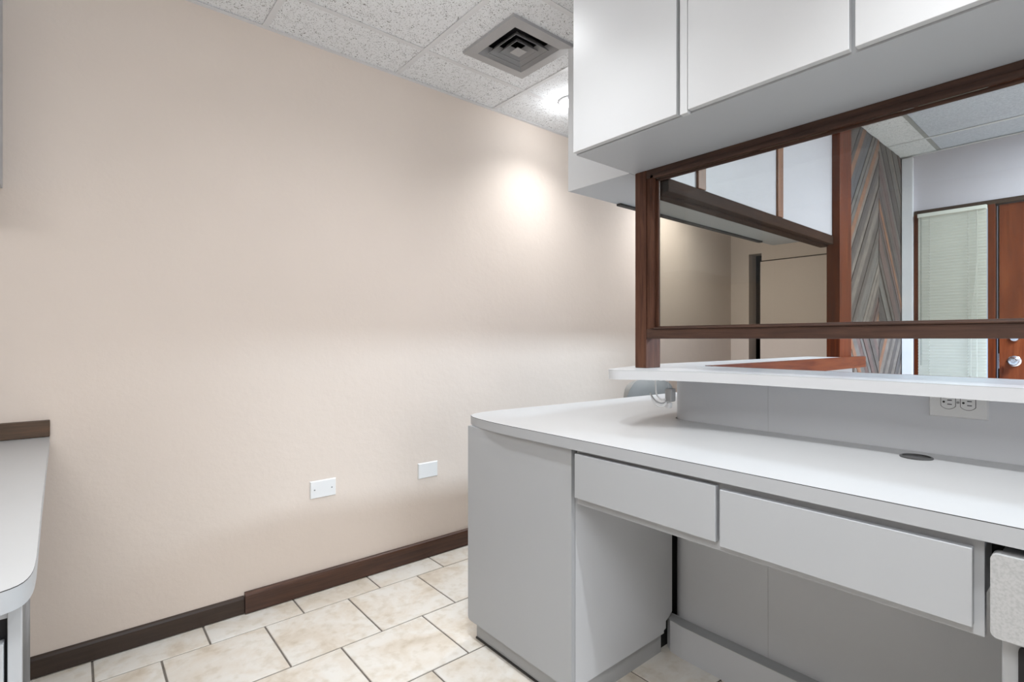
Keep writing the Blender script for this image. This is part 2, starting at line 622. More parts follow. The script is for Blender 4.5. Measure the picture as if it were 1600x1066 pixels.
# diamond-plank accent wall
CY = 1.06
cw = struct(bx('wall_accent', (3.51, FX - 0.001, CY + 0.012, 1.122, 0.0, CZ), 'base_dark'), 'lobby wall clad in mixed wood planks forming a diamond', 'wall')
def clip(poly, a, b, c):
    """keep a*x+b*z<=c"""
    out = []
    for i in range(len(poly)):
        p, q = poly[i], poly[(i + 1) % len(poly)]
        dp, dq = a * p[0] + b * p[1] - c, a * q[0] + b * q[1] - c
        if dp <= 0:
            out.append(p)
        if (dp < 0 < dq) or (dq < 0 < dp):
            t = dp / (dp - dq)
            out.append((p[0] + t * (q[0] - p[0]), p[1] + t * (q[1] - p[1])))
    return out
xc, zc = 4.066, 1.16
slope = 1.25
for (qx0, qx1, sx) in ((3.512, xc - 0.0015, 1), (xc + 0.0015, FX - 0.002, -1)):
    for (qz0, qz1, sz) in ((zc + 0.001, CZ - 0.002, 1), (0.003, zc - 0.001, -1)):
        rect = [(qx0, qz0), (qx1, qz0), (qx1, qz1), (qx0, qz1)]
        # distance-like coordinate: u = sz*z - slope*sx*x   (diamond rings)
        us = [sz * z - slope * sx * x for x, z in rect]
        u = min(us)
        while u < max(us):
            wd = random.choice((0.062, 0.078, 0.094))
            poly = clip(rect, -(-slope * sx), -sz, -(u + 0.0025))
            if len(poly) >= 3:
                poly = clip(poly, -slope * sx, sz, u + wd)
            if len(poly) >= 3:
                ar = abs(sum(poly[i][0] * poly[(i + 1) % len(poly)][1] - poly[(i + 1) % len(poly)][0] * poly[i][1] for i in range(len(poly)))) / 2
                if ar > 3e-4:
                    bm = bmesh.new()
                    prism(bm, poly, CY + random.uniform(-0.002, 0.003), CY + 0.013, 'y')
                    bmesh.ops.remove_doubles(bm, verts=bm.verts, dist=1e-5)
                    obj('plank', bm, 'chevron_wood', cw)
            u += wd

# ---------------------------------------------------------------- ceiling
ce = struct(bx('ceiling', (BX, FX + 0.12, RY, WY + 0.1, 2.66, 2.72), 'deck'), 'suspended ceiling of white acoustic tiles in a metal grid', 'ceiling')
GX = [0.611 + 0.61 * i for i in range(-5, 7)]
GY = [2.065 - 0.61 * i for i in range(-0, 8)]
GX = [x for x in GX if BX < x < FX]
GY = [y for y in GY if RY < y < WY]
for x in GX:
    bm = bmesh.new()
    box(bm, x - 0.012, x + 0.012, RY, WY, CZ, CZ + 0.0015)
    box(bm, x - 0.001, x + 0.001, RY, WY, CZ + 0.0015, CZ + 0.03)
    obj('grid_runner', bm, 'grid_white', ce)
for y in GY:
    xs = [BX] + GX + [FX]
    for part in (0, 1):
        bm = bmesh.new()
        for a, b in zip(xs, xs[1:]):
            if (a > 1.9 and y < 1.1) != bool(part):
                continue
            box(bm, a + 0.0125, b - 0.0125, y - 0.012, y + 0.012, CZ + 0.0003, CZ + 0.0016)
            box(bm, a + 0.0125, b - 0.0125, y - 0.001, y + 0.001, CZ + 0.0016, CZ + 0.03)
        if len(bm.verts):
            obj('cross_tee', bm, 'grid_grey' if part else 'grid_white', ce)
bx('wall_angle', (BX, FX, WY - 0.022, WY, CZ - 0.001, CZ + 0.001), 'grid_white', ce)
bx('wall_angle', (BX, FX, WY - 0.0015, WY, CZ + 0.001, CZ + 0.024), 'grid_white', ce)
bx('wall_angle', (FX - 0.022, FX, RY, WY - 0.022, CZ - 0.001, CZ + 0.001), 'grid_white', ce)
VX0, VX1, VY0, VY1 = 1.355, 1.715, 1.595, 1.962
TROF = [(-1.219, 0.001, -0.375, 0.235), (3.051, 4.271, -0.985, -0.375)]
xs = [BX] + GX + [FX]
ys = [RY] + sorted(GY) + [WY]
cache = {}
for xa, xb in zip(xs, xs[1:]):
    for ya, yb in zip(ys, ys[1:]):
        mx, my = (xa + xb) / 2, (ya + yb) / 2
        if any(a < mx < b and c < my < d for a, b, c, d in TROF):
            continue
        g = 0.004
        mat = 'smooth_tile' if (mx > 1.9 and my < 1.1) else 'acoustic_tile'
        z0 = CZ + 0.0022
        if xa < 1.53 < xb and ya < 1.77 < yb:
            bm = bmesh.new()
            i = 0.03
            X0, X1, Y0, Y1 = VX0 + i, VX1 - i, VY0 + i, VY1 - i
            box(bm, xa + g, X0, ya + g, yb - g, z0, z0 + 0.015)
            box(bm, X1, xb - g, ya + g, yb - g, z0, z0 + 0.015)
            box(bm, X0, X1, ya + g, Y0, z0, z0 + 0.015)
            box(bm, X0, X1, Y1, yb - g, z0, z0 + 0.015)
            obj('ceiling_tile', bm, mat, ce)
            continue
        key = (round(xb - xa, 3), round(yb - ya, 3), mat)
        if key not in cache:
            bm = box(bmesh.new(), g, xb - xa - g, g, yb - ya - g, 0, 0.015)
            me = bpy.data.meshes.new('ceiling_tile')
            bm.to_mesh(me)
            bm.free()
            me.materials.append(MATS[mat])
            cache[key] = me
        o = bpy.data.objects.new('ceiling_tile', cache[key])
        C.objects.link(o)
        o.parent = ce
        o.location = Vector((xa, ya, z0 + random.uniform(0, 0.0035))) - ce.location

# ---------------------------------------------------------------- baseboards
def base(x0, x1, y0, h, mat, label):
    pr = [(WY, 0.004), (y0, 0.004), (y0, h - 0.012), (y0 + 0.003, h - 0.004), (y0 + 0.009, h), (WY, h)]
    bm = prism(bmesh.new(), pr, x0, x1, 'x')
    return struct(obj('baseboard_left', bm, mat), label, 'baseboard')
base(-1.2, 0.532, WY - 0.011, 0.074, 'base_dark', 'dark brown baseboard length at the left, paint-splashed')
base(0.534, FX - 0.01, WY - 0.021, 0.087, 'base_red', 'thicker reddish brown baseboard length running behind the desk')

# ---------------------------------------------------------------- far window, door
w2 = sempty('window_2', (FX, 0.78, 0.0), 'sidelight window in brown wood frame left of door', 'window')
bx('window_frame', (FX - 0.012, FX + 0.09, 0.962, 0.988, 0.0, DH - 0.029), 'mahogany_z', w2, 0.001)
bx('window_head', (FX - 0.012, FX + 0.09, -0.40, 0.988, DH - 0.029, DH), 'base_dark', w2, 0.001)
bx('window_frame', (FX - 0.012, FX + 0.09, 0.560, 0.595, 0.0, DH - 0.029), 'mahogany_z', w2, 0.001)
bx('window_sill', (FX - 0.012, FX + 0.09, 0.595, 0.962, 0.0, 0.10), 'mahogany_z', w2, 0.001)
bx('pane', (FX + 0.06, FX + 0.066, 0.595, 0.962, 0.10, DH - 0.029), 'clear_glass', w2)

d1 = sempty('door_1', (FX, 0.1, 0.0), 'glossy red-brown wooden door with round metal knob', 'door')
bx('leaf', (FX + 0.015, FX + 0.058, -0.37, 0.543, 0.008, DH - 0.034), 'door_wood', d1, 0.002)
bx('door_stop', (FX + 0.06, FX + 0.088, 0.530, 0.5555, 0.0, DH - 0.032), 'base_dark', d1)
bx('door_jamb', (FX - 0.012, FX + 0.09, -0.40, -0.374, 0.0, DH - 0.029), 'mahogany_z', d1)
kx, ky, kz = FX + 0.015, 0.471, 0.992
kn = obj('knob', lathe(bmesh.new(), [(0.034, 0.0), (0.034, -0.006), (0.026, -0.012), (0.013, -0.016), (0.013, -0.03),
                                    (0.022, -0.036), (0.029, -0.046), (0.029, -0.054), (0.022, -0.062), (0.013, -0.063), (0.012, -0.059), (0.007, -0.059), (0.006, -0.064)],
                         (kx, ky, kz), 'x', 28), 'steel', d1, smooth=True)
kn['label'] = 'round brushed metal door knob'
obj('deadbolt', lathe(bmesh.new(), [(0.026, 0.0), (0.026, -0.008), (0.020, -0.016), (0.008, -0.018)], (kx, ky, 1.142), 'x', 24), 'steel', d1, smooth=True)
bx('latch_plate', (FX + 0.020, FX + 0.050, 0.544, 0.5465, 0.94, 1.04), 'steel', d1)

# added window, out of view, framing the fill light
w3 = sempty('fill_window', ((FILL_WIN[0] + FILL_WIN[1]) / 2, RY, FILL_WIN[2]), 'window added in the unseen right-hand wall for fill light', 'window')
for x0_, x1_, z0_, z1_ in ((FILL_WIN[0], FILL_WIN[0] + 0.04, FILL_WIN[2], FILL_WIN[3]), (FILL_WIN[1] - 0.04, FILL_WIN[1], FILL_WIN[2], FILL_WIN[3]), (0.655, 0.695, FILL_WIN[2], FILL_WIN[3]),
          (FILL_WIN[0], FILL_WIN[1], FILL_WIN[2], FILL_WIN[2] + 0.04), (FILL_WIN[0], FILL_WIN[1], FILL_WIN[3] - 0.04, FILL_WIN[3])):
    bx('window_frame', (x0_, x1_, RY - 0.10, RY - 0.04, z0_, z1_), 'white_paint', w3)
bx('pane', (FILL_WIN[0] + 0.03, FILL_WIN[1] - 0.03, RY - 0.075, RY - 0.069, FILL_WIN[2] + 0.03, FILL_WIN[3] - 0.03), 'clear_glass', w3)

# tan corridor door
d2 = sempty('door_2', (FX, 1.6, 0.0), 'plain tan painted door at the corridor end behind desk', 'door')
bx('leaf', (FX - 0.03, FX - 0.002, 1.15, 2.074, 0.008, 1.81), 'tan_paint', d2, 0.001)
bx('head_gap', (FX - 0.016, FX - 0.001, 1.15, 2.074, 1.81, 1.822), 'base_dark', d2)

# mini blinds
bl = thing('window_blind', 'cream horizontal mini blind hanging beside the red-brown door', 'blind', (FX - 0.03, 0.78, 0.3))
BY0, BY1 = 0.5965, 0.962
bx('head_rail', (FX - 0.050, FX - 0.016, BY0, BY1, DH - 0.056, DH - 0.030), 'blind', bl, 0.002)
pitch = 0.0205
nsl = 78
sm = bmesh.new()
arc = []
for i in range(5):
    t = -1 + 2 * i / 4
    arc.append((0.0125 * t, 0.0022 * (1 - t * t)))
ang = math.radians(62)
arc = [(a * math.cos(ang) + b * math.sin(ang), -a * math.sin(ang) + b * math.cos(ang)) for a, b in arc]
loop = arc + [(a + 0.0004, b - 0.0004) for a, b in arc[::-1]]
prism_pts = loop
lo = [sm.verts.new((p[0], BY0 + 0.002 - 0.78, p[1])) for p in loop]
hi = [sm.verts.new((p[0], BY1 - 0.002 - 0.78, p[1])) for p in loop]
for i in range(len(loop)):
    j = (i + 1) % len(loop)
    sm.faces.new((lo[i], lo[j], hi[j], hi[i]))
bmesh.ops.recalc_face_normals(sm, faces=sm.faces)
sme = bpy.data.meshes.new('slat')
sm.to_mesh(sme)
sm.free()
sme.materials.append(MATS['blind'])
for i in range(nsl):
    o = bpy.data.objects.new('slat', sme)
    C.objects.link(o)
    o.parent = bl
    o.location = (-0.003, 0, DH - 0.066 - pitch * i - 0.3)
zb = DH - 0.066 - pitch * nsl
bx('bottom_rail', (FX - 0.044, FX - 0.022, BY0, BY1, zb - 0.012, zb + 0.006), 'blind', bl, 0.002)
for y in (0.895, 0.690):
    bm = bmesh.new()
    pts = [(FX - 0.0475 + 0.003 * (1 if i % 2 else -1), y + 0.0025 * (1 if i % 2 else -1), DH - 0.06 - pitch * i * 0.5) for i in range(nsl * 2)]
    tube(bm, pts, 0.0013, 5)
    obj('ladder_cord', bm, 'cord', bl)
obj('lift_cord', tube(bmesh.new(), bez([(FX - 0.055, 0.645, DH - 0.06), (FX - 0.055, 0.648, 1.55), (FX - 0.055, 0.672, 1.25), (FX - 0.055, 0.672, 0.6)], 8), 0.0015, 6), 'cord', bl)
obj('lift_cord', tube(bmesh.new(), [(FX - 0.055, 0.642, DH - 0.06), (FX - 0.055, 0.644, 0.6)], 0.0015, 6), 'cord', bl)
obj('tilt_wand', tube(bmesh.new(), [(FX - 0.058, 0.940, DH - 0.062), (FX - 0.060, 0.938, 0.95)], 0.004, 6), 'clear_glass', bl)

# ================================================================== RECEPTION DESK
# low wall below the ledge: curved corner, then along the corridor
def arc_pts(cx, cy, r, a0, a1, n=8):
    return [(cx + r * math.cos(math.radians(a0 + (a1 - a0) * i / n)), cy + r * math.sin(math.radians(a0 + (a1 - a0) * i / n))) for i in range(n + 1)]
PXF = 1.69
lw = sempty('wall_counter', (1.74, 0.3, 0.0), 'grey laminate low wall under the ledge with rounded corner', 'wall')
SEAM = 0.739
out = [(PXF, SEAM + 0.0006)] + arc_pts(PXF + 0.075, 1.10 - 0.075, 0.075, 180, 90) + [(3.50, 1.10), (3.50, 1.045), (1.79, 1.045), (1.79, SEAM + 0.0006)]
obj('panel', prism(bmesh.new(), out, 0.0, LTOP - 0.031, 'z'), 'laminate_lifted', lw, smooth=True)
bx('panel', (PXF, 1.79, -1.25, SEAM - 0.0006, 0.0, LTOP - 0.031), 'laminate_lifted', lw, 0.0003)
bx('seam_backing', (PXF + 0.0008, 1.78, SEAM - 0.002, SEAM + 0.002, 0.0, LTOP - 0.04), 'kick_grey', lw)
# curb at its foot
cpts = [(1.643, -1.25), (1.643, 0.93), (1.644, 1.02), (1.652, 1.07), (1.672, 1.095), (1.70, 1.115), (1.70, 1.02), (1.692, 0.9), (1.692, -1.25)]
cb = obj('curb', prism(bmesh.new(), cpts, 0.0, 0.114, 'z'), 'laminate_lifted', lw)
cb['label'] = 'low grey plinth along the foot of the wall'
cpt2 = [(1.641, -1.25), (1.641, 0.93), (1.642, 1.02), (1.650, 1.072), (1.671, 1.098), (1.69, 1.11), (1.69, -1.25)]
obj('curb_top', prism(bmesh.new(), cpt2, 0.114, 0.116, 'z'), 'kick_grey', lw)

# worktop
wt = thing('worktop', 'white laminate desk worktop with rounded end under the ledge', 'worktop', (1.4, 0.5, CTOP - 0.033))
left = [(1.127, 1.36), (1.129, 1.42), (1.133, 1.48), (1.141, 1.55), (1.152, 1.60), (1.172, 1.640), (1.208, 1.667), (1.26, 1.681), (1.34, 1.684), (1.86, 1.648), (2.54, 1.607), (3.30, 1.57)]
wpoly = [(1.127, -1.25)] + left + [(3.30, 1.102), (1.77, 1.102), (1.72, 1.092), (1.697, 1.07), (1.688, 1.03), (1.688, -1.25)]
obj('slab', prism(bmesh.new(), wpoly, CTOP - 0.033, CTOP - 0.0016, 'z'), 'laminate', wt, smooth=True)
bm = bmesh.new()
def inset_poly(poly, d):
    n = len(poly)
    res = []
    for i in range(n):
        p0, p1, p2 = Vector(poly[i - 1]), Vector(poly[i]), Vector(poly[(i + 1) % n])
        a, b = (p1 - p0).normalized(), (p2 - p1).normalized()
        nrm = Vector((a.y, -a.x)) + Vector((b.y, -b.x))
        nrm.normalize()
        res.append(tuple(p1 + nrm * d))
    return res
prism(bm, wpoly, CTOP - 0.0016, CTOP, 'z')
bm.normal_update()
for f in bm.faces:
    f.material_index = 0 if f.normal.z > 0.5 else 1
sheet = obj('laminate_sheet', bm, ['laminate_top', 'seam'], wt)
sheet['label'] = 'glossy white top laminate with thin dark edge'
gx, gy = 1.601, 0.339
gm = obj('cable_grommet', lathe(bmesh.new(), [(0.034, 0.0), (0.034, 0.0025), (0.031, 0.004), (0.029, 0.004), (0.029, 0.001), (0.005, 0.001)], (gx, gy, CTOP), 'z', 32), 'grommet_dark', wt, smooth=True)
gm['label'] = 'dark round cable grommet'

# pedestal
ped = thing('desk_pedestal', 'grey laminate pedestal carrying the rounded end of worktop', 'cabinet', (1.4, 1.35, 0.0))
YS = 1.078
bm = bmesh.new()
fp = [(YS - 0.001, 0.072), (1.602, 0.072), (1.610, 0.076), (1.613, 0.084), (1.613, CTOP - 0.034), (YS - 0.001, CTOP - 0.034)]
obj('front_panel', prism(bm, fp, 1.140, 1.1565, 'x'), 'laminate', ped)
sp = [(1.1590, 0.072), (1.624, 0.072), (1.624, 0.082), (1.637, 0.086), (1.637, 0.112), (1.662, 0.122), (1.676, 0.134), (1.676, CTOP - 0.034), (1.1590, CTOP - 0.034)]
obj('side_panel', prism(bmesh.new(), sp, YS, YS + 0.018, 'y'), 'laminate_lifted', ped)
bx('end_panel', (1.160, 1.66, 1.595, 1.613, 0.072, CTOP - 0.034), 'laminate', ped, 0.001)
bx('seam_filler', (1.1560, 1.1595, YS + 0.0015, YS + 0.010, 0.075, CTOP - 0.036), 'seam', ped)
bx('back_panel', (1.64, 1.66, YS + 0.018, 1.595, 0.13, CTOP - 0.034), 'laminate', ped)
tk = obj('toe_kick', box(bmesh.new(), 1.166, 1.623, 1.090, 1.592, 0.0, 0.0725), 'kick_grey', ped)
bx('gap_shade_strip', (1.635, 1.780, 1.1035, 1.120, 0.0, CTOP - 0.036), 'dark_void', ped)  # black strip painting the shade of the gap behind the pedestal
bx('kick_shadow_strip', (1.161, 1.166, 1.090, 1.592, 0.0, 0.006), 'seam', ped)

# drawers below the worktop
du = thing('drawer_unit', 'grey two-drawer apron hung under the worktop front', 'drawer unit', (1.3, 0.6, 0.641))
bx('apron', (1.148, 1.166, 0.152, 1.061, 0.641, CTOP - 0.034), 'laminate', du, 0.001)
bx('box_left', (1.166, 1.60, 0.63, 1.05, 0.66, CTOP - 0.045), 'laminate', du)
bx('box_right', (1.166, 1.60, 0.17, 0.60, 0.66, CTOP - 0.045), 'laminate', du)
bx('drawer', (1.129, 1.147, 0.6130, 1.0540, 0.665, 0.795), 'laminate', du, 0.0012)
bx('drawer', (1.129, 1.147, 0.1650, 0.6025, 0.6585, 0.789), 'laminate', du, 0.0012)

# speckled file cabinet at the right end
fc = thing('file_cabinet', 'speckled light grey file cabinet below the worktop right end', 'cabinet', (1.35, -0.08, 0.0))
bm = prism(bmesh.new(), rrect(-0.30, 0.142, H - 0.477, H - 0.343, 0.009), 1.122, 1.15, 'x')
obj('drawer', bm, 'speckled', fc, smooth=False)
bx('body', (1.152, 1.66, -0.30, 0.132, 0.0, H - 0.345), 'laminate', fc, 0.002)
bm = prism(bmesh.new(), rrect(-0.27, 0.112, 0.36, H - 0.489, 0.008), 1.146, 1.153, 'x')
obj('finger_recess', bm, 'dark_void', fc)
bx('drawer', (1.128, 1.15, -0.30, 0.132, 0.05, 0.345), 'speckled', fc, 0.004)
# black panel painting the shade of the cavity between apron and file cabinet
bx('gap_shade_panel', (1.21, 1.23, 0.134, 0.151, 0.645, CTOP - 0.034), 'dark_void', du)

# ledge
lg = thing('transaction_ledge', 'raised white laminate ledge carrying the window frame', 'ledge', (1.7, 0.6, LTOP - 0.031))
inner = [(1.510, -1.25), (1.514, 0.10), (1.520, 0.30), (1.524, 0.50), (1.514, 0.72), (1.488, 0.88), (1.447, 0.98), (1.405, 1.045), (1.378, 1.078), (1.370, 1.100), (1.378, 1.128), (1.402, 1.150),
         (1.50, 1.185), (1.64, 1.222), (1.80, 1.252), (1.93, 1.258), (2.20, 1.247), (2.53, 1.232), (3.32, 1.222)]
lpoly = inner + [(3.32, 1.034), (1.84, 1.052), (1.84, -1.25)]
obj('slab', prism(bmesh.new(), lpoly, LTOP - 0.031, LTOP - 0.0016, 'z'), 'laminate_door', lg, smooth=True)
bm = prism(bmesh.new(), lpoly, LTOP - 0.0016, LTOP, 'z')
bm.normal_update()
for f in bm.faces:
    f.material_index = 0 if f.normal.z > 0.5 else 1
obj('laminate_sheet', bm, ['laminate_top', 'kick_grey'], lg)
ep = [(1.862, 1.018), (3.585, 1.000), (3.592, 1.008), (3.592, 1.030), (3.585, 1.034), (1.862, 1.052)]
ed = obj('wood_edge', prism(bmesh.new(), ep, LTOP - 0.062, LTOP + 0.001, 'z'), 'mahogany_x', lg)
ed['label'] = 'red-brown wooden edging on the lobby side'
bx('wood_edge', (1.84, 1.862, -1.25, 1.018, LTOP - 0.062, LTOP - 0.0005), 'mahogany_x', lg)

# ================================================================== WINDOW OVER THE LEDGE
w1 = sempty('window_1', (1.58, 0.3, LTOP), 'brown wood framed tinted glass window above the white ledge', 'window')
bx('post', (1.545, 1.632, 1.098, 1.145, LTOP, SOF), 'walnut_z', w1, 0.002)
RZ0, RZ1 = H + 0.001, H + 0.036
bx('stile', (1.549, 1.570, 1.066, 1.098, RZ0, SOF), 'walnut_z', w1, 0.002)
bx('top_rail', (1.546, 1.580, -1.25, 1.098, H + 0.566, SOF), 'walnut_y', w1, 0.002)
bx('bottom_rail', (1.546, 1.580, -1.25, 1.098, RZ0, RZ1), 'walnut_y', w1, 0.0025)
# beads round the glass, two steps
def bead(x0, x1, y0, y1, z0, z1, mat):
    return bx('glazing_bead', (x0, x1, y0, y1, z0, z1), mat, w1, 0.0025, True)
bead(1.541, 1.556, 1.064, 1.080, RZ1 + 0.001, H + 0.575, 'walnut_z')
bead(1.5555, 1.563, 1.0545, 1.0665, RZ1 + 0.001, H + 0.562, 'walnut_z')
bead(1.541, 1.556, -1.25, 1.080, H + 0.561, H + 0.577, 'walnut_y')
bead(1.5555, 1.563, -1.25, 1.0665, H + 0.5515, H + 0.562, 'walnut_y')
bead(1.541, 1.552, -1.25, 1.066, RZ1 - 0.001, RZ1 + 0.005, 'walnut_y')
bead(1.5555, 1.563, -1.25, 1.0665, RZ1 - 0.001, RZ1 + 0.009, 'walnut_y')
gp = bx('pane', (1.5635, 1.5695, -1.25, 1.0655, RZ1 + 0.0005, H + 0.5655), 'tinted_glass', w1)
gp['label'] = 'bronze tinted glass pane'

# ================================================================== WALL CABINETS
ua = thing('upper_cabinet', 'long white upper cabinet with flat doors above the window', 'cabinet', (1.42, 0.2, SOF))
bx('carcass', (1.246, 1.66, -1.25, 1.155, SOF, CABT), 'laminate', ua, 0.001)
dx0, dx1 = 1.226, 1.244
for y0, y1, zb in ((0.776, 1.150, 0.003), (0.372, 0.742, 0.004), (-0.05, 0.361, 0.004), (-0.47, -0.06, 0.004), (-0.89, -0.48, 0.004)):
    bx('door', (dx0, dx1, y0, y1, SOF + zb, CABT - 0.003), 'laminate_door', ua, 0.0012)
bx('filler_strip', (dx0, dx1, 0.7435, 0.765, SOF - 0.003, CABT - 0.003), 'laminate_door', ua, 0.001)

ub = thing('corner_cabinet', 'upper cabinet with wood-trimmed white panels running toward lobby', 'cabinet', (2.45, 1.3, SOF))
bx('carcass', (1.528, 3.40, 1.157, 1.458, SOF, CABT), 'laminate', ub, 0.001)
bx('end_panel', (1.525, 1.528, 1.157, 1.458, SOF, CABT), 'laminate_door', ub)
bx('bottom_rail', (1.665, 3.32, 1.085, 1.150, H + 0.543, H + 0.592), 'walnut_x', ub, 0.003)
bx('rail_bead', (1.665, 3.32, 1.115, 1.155, H + 0.532, H + 0.5425), 'walnut_x', ub, 0.002)
ms = [1.895, 2.615]
edges = [1.665] + [e for m in ms for e in (m - 0.029, m + 0.029)] + [3.318]
for i in range(0, len(edges), 2):
    bx('panel', (edges[i], edges[i + 1], 1.092, 1.108, H + 0.5925, CABT + 0.14), 'lobby_panel', ub)
for m in ms:
    bx('mullion', (m - 0.029, m + 0.029, 1.082, 1.11, H + 0.5925, CABT + 0.14), 'teak_z', ub, 0.002)
bx('filler', (1.665, 3.318, 1.11, 1.156, H + 0.594, CABT + 0.14), 'laminate', ub)
bx('light_bar', (1.83, 3.2, 1.432, 1.456, SOF - 0.009, SOF), 'seam', ub, 0.001)
fp_ = struct(bx('trim_2', (3.32, 3.51, 1.052, 1.122, 0.0, CZ - 0.003), 'mahogany_z', bevel=0.004), 'red-brown wooden post where the ledge meets the plank wall', 'post')

# ================================================================== CEILING FITTINGS
vt = thing('ceiling_vent', 'square grey metal air diffuser in a ceiling tile', 'vent', ((VX0 + VX1) / 2, (VY0 + VY1) / 2, CZ - 0.012))
vcx, vcy = (VX0 + VX1) / 2, (VY0 + VY1) / 2
def sq_ring(bm, r0, z0, r1, z1, th=0.0015):
    """square frustum sheet from half size r0 at z0 to r1 at z1"""
    def q(r, z):
        return [bm.verts.new((vcx + sx * r, vcy + sy * r, z)) for sx, sy in ((-1, -1), (1, -1), (1, 1), (-1, 1))]
    a, b = q(r0, z0), q(r1, z1)
    c, d = q(r0 - th, z0 + th), q(r1 - th, z1 + th)
    for i in range(4):
        j = (i + 1) % 4
        bm.faces.new((a[i], a[j], b[j], b[i]))
        bm.faces.new((c[j], c[i], d[i], d[j]))
        bm.faces.new((a[j], a[i], c[i], c[j]))
        bm.faces.new((b[i], b[j], d[j], d[i]))
R = 0.1815
bm = bmesh.new()
sq_ring(bm, R, CZ + 0.001, R - 0.002, CZ - 0.010)
sq_ring(bm, R - 0.002, CZ - 0.010, 0.131, CZ - 0.013, 0.002)
sq_ring(bm, 0.131, CZ - 0.013, 0.106, CZ + 0.022)
bmesh.ops.recalc_face_normals(bm, faces=bm.faces)
obj('flange', bm, 'vent_metal', vt)
for r in (0.098, 0.063):
    bm = bmesh.new()
    sq_ring(bm, r, CZ - 0.014, r - 0.027, CZ + 0.020)
    sq_ring(bm, r, CZ - 0.0175, r - 0.0005, CZ - 0.014, 0.0022)
    bmesh.ops.recalc_face_normals(bm, faces=bm.faces)
    obj('louver', bm, 'vent_metal', vt)
bx('center_plate', (vcx - 0.028, vcx + 0.028, vcy - 0.028, vcy + 0.028, CZ - 0.0165, CZ - 0.0145), 'vent_metal', vt)
bm = bmesh.new()
p = 0.150
box(bm, vcx - p, vcx + p, vcy - p, vcy + p, CZ + 0.12, CZ + 0.125)
for a in (-1, 1):
    box(bm, vcx + a * p - 0.001, vcx + a * p + 0.001, vcy - p, vcy + p, CZ + 0.004, CZ + 0.12)
    box(bm, vcx - p, vcx + p, vcy + a * p - 0.001, vcy + a * p + 0.001, CZ + 0.004, CZ + 0.12)
obj('duct_box', bm, 'vent_dark', vt)

def downlight(x, y, label, watts, size=0.10, spread=125, glow=0.12):
    t = thing('downlight', label, 'light', (x, y, CZ - 0.006), 'recessed ceiling downlights')
    obj('trim_ring', lathe(bmesh.new(), [(0.050, 0.007), (0.072, 0.007), (0.075, 0.003), (0.068, -0.003), (0.056, -0.004), (0.050, 0.001)], (x, y, CZ - 0.004), 'z', 40), 'grid_white', t, smooth=True)
    obj('lens', lathe(bmesh.new(), [(0.0495, 0.002), (0.0495, 0.0005), (0.030, -0.0005), (0.002, -0.0008)], (x, y, CZ - 0.001), 'z', 40), 'lamp_warm', t, smooth=True)
    l = bpy.data.lights.new('lamp', 'SPOT')
    l.spot_size = math.radians(spread)
    l.spot_blend = 1.0
    l.shadow_soft_size = size / 2
    l.energy = watts * 4
    l.color = LAMP_COL
    lo_ = bpy.data.objects.new('lamp', l)
    C.objects.link(lo_)
    lo_.parent = t
    lo_.location = (0, 0, -0.012)
    # scattered light leaving the lens sideways
    g_ = bpy.data.lights.new('lens_glow', 'POINT')
    g_.shadow_soft_size = 0.03
    g_.energy = watts * glow
    g_.color = LAMP_COL
    go_ = bpy.data.objects.new('lens_glow', g_)
    C.objects.link(go_)
    go_.parent = t
    go_.location = (0, 0, -0.04)
    return t
downlight(2.106, 1.985, 'lit recessed downlight near the tan wall behind upper cabinet', DOWNLIGHT_W, 0.10, 132, 0.28)
downlight(3.50, 1.985, 'recessed downlight deeper in the corridor beyond the upper cabinet', DOWNLIGHT_W * 1.5, 0.10, 140, 0.40)
downlight(0.74, 1.00, 'recessed downlight in front of the desk drawers', DESK_W * 0.82, 0.07, 105)
downlight(0.92, 1.50, 'added fill downlight before the desk pedestal near the tan wall', DESK_W * 0.35, 0.10, 150)  # added out of view to brighten the floor and pedestal
downlight(0.74, 0.05, 'recessed downlight before the right end of the desk', DESK_W * 1.15, 0.07, 103)

def troffer(r, label, watts, col):
    x0, x1, y0, y1 = r
    t = thing('ceiling_light', label, 'light', ((x0 + x1) / 2, (y0 + y1) / 2, CZ - 0.002))
    bm = bmesh.new()
    for a in ((x0 + 0.012, x1 - 0.012, y0 + 0.012, y0 + 0.035), (x0 + 0.012, x1 - 0.012, y1 - 0.035, y1 - 0.012),
              (x0 + 0.012, x0 + 0.035, y0 + 0.035, y1 - 0.035), (x1 - 0.035, x1 - 0.012, y0 + 0.035, y1 - 0.035)):
        box(bm, *a, CZ + 0.001, CZ + 0.03)
    obj('frame', bm, 'grid_white', t)
    bx('diffuser', (x0 + 0.035, x1 - 0.035, y0 + 0.035, y1 - 0.035, CZ + 0.006, CZ + 0.010), 'lamp_white', t)
    l = bpy.data.lights.new('lamp', 'AREA')
    l.shape = 'RECTANGLE'
    l.size = x1 - x0 - 0.08
    l.size_y = y1 - y0 - 0.08
    l.energy = watts
    l.color = col
    o = bpy.data.objects.new('lamp', l)
    C.objects.link(o)
    o.parent = t
    o.location = (0, 0, 0.004)
troffer(TROF[0], 'added soft fill panel in the unseen office ceiling', OFFICE_FILL_W, LAMP_COL)
troffer(TROF[1], 'fluorescent ceiling panel over the lobby', LOBBY_W, (0.70, 0.86, 1.0))

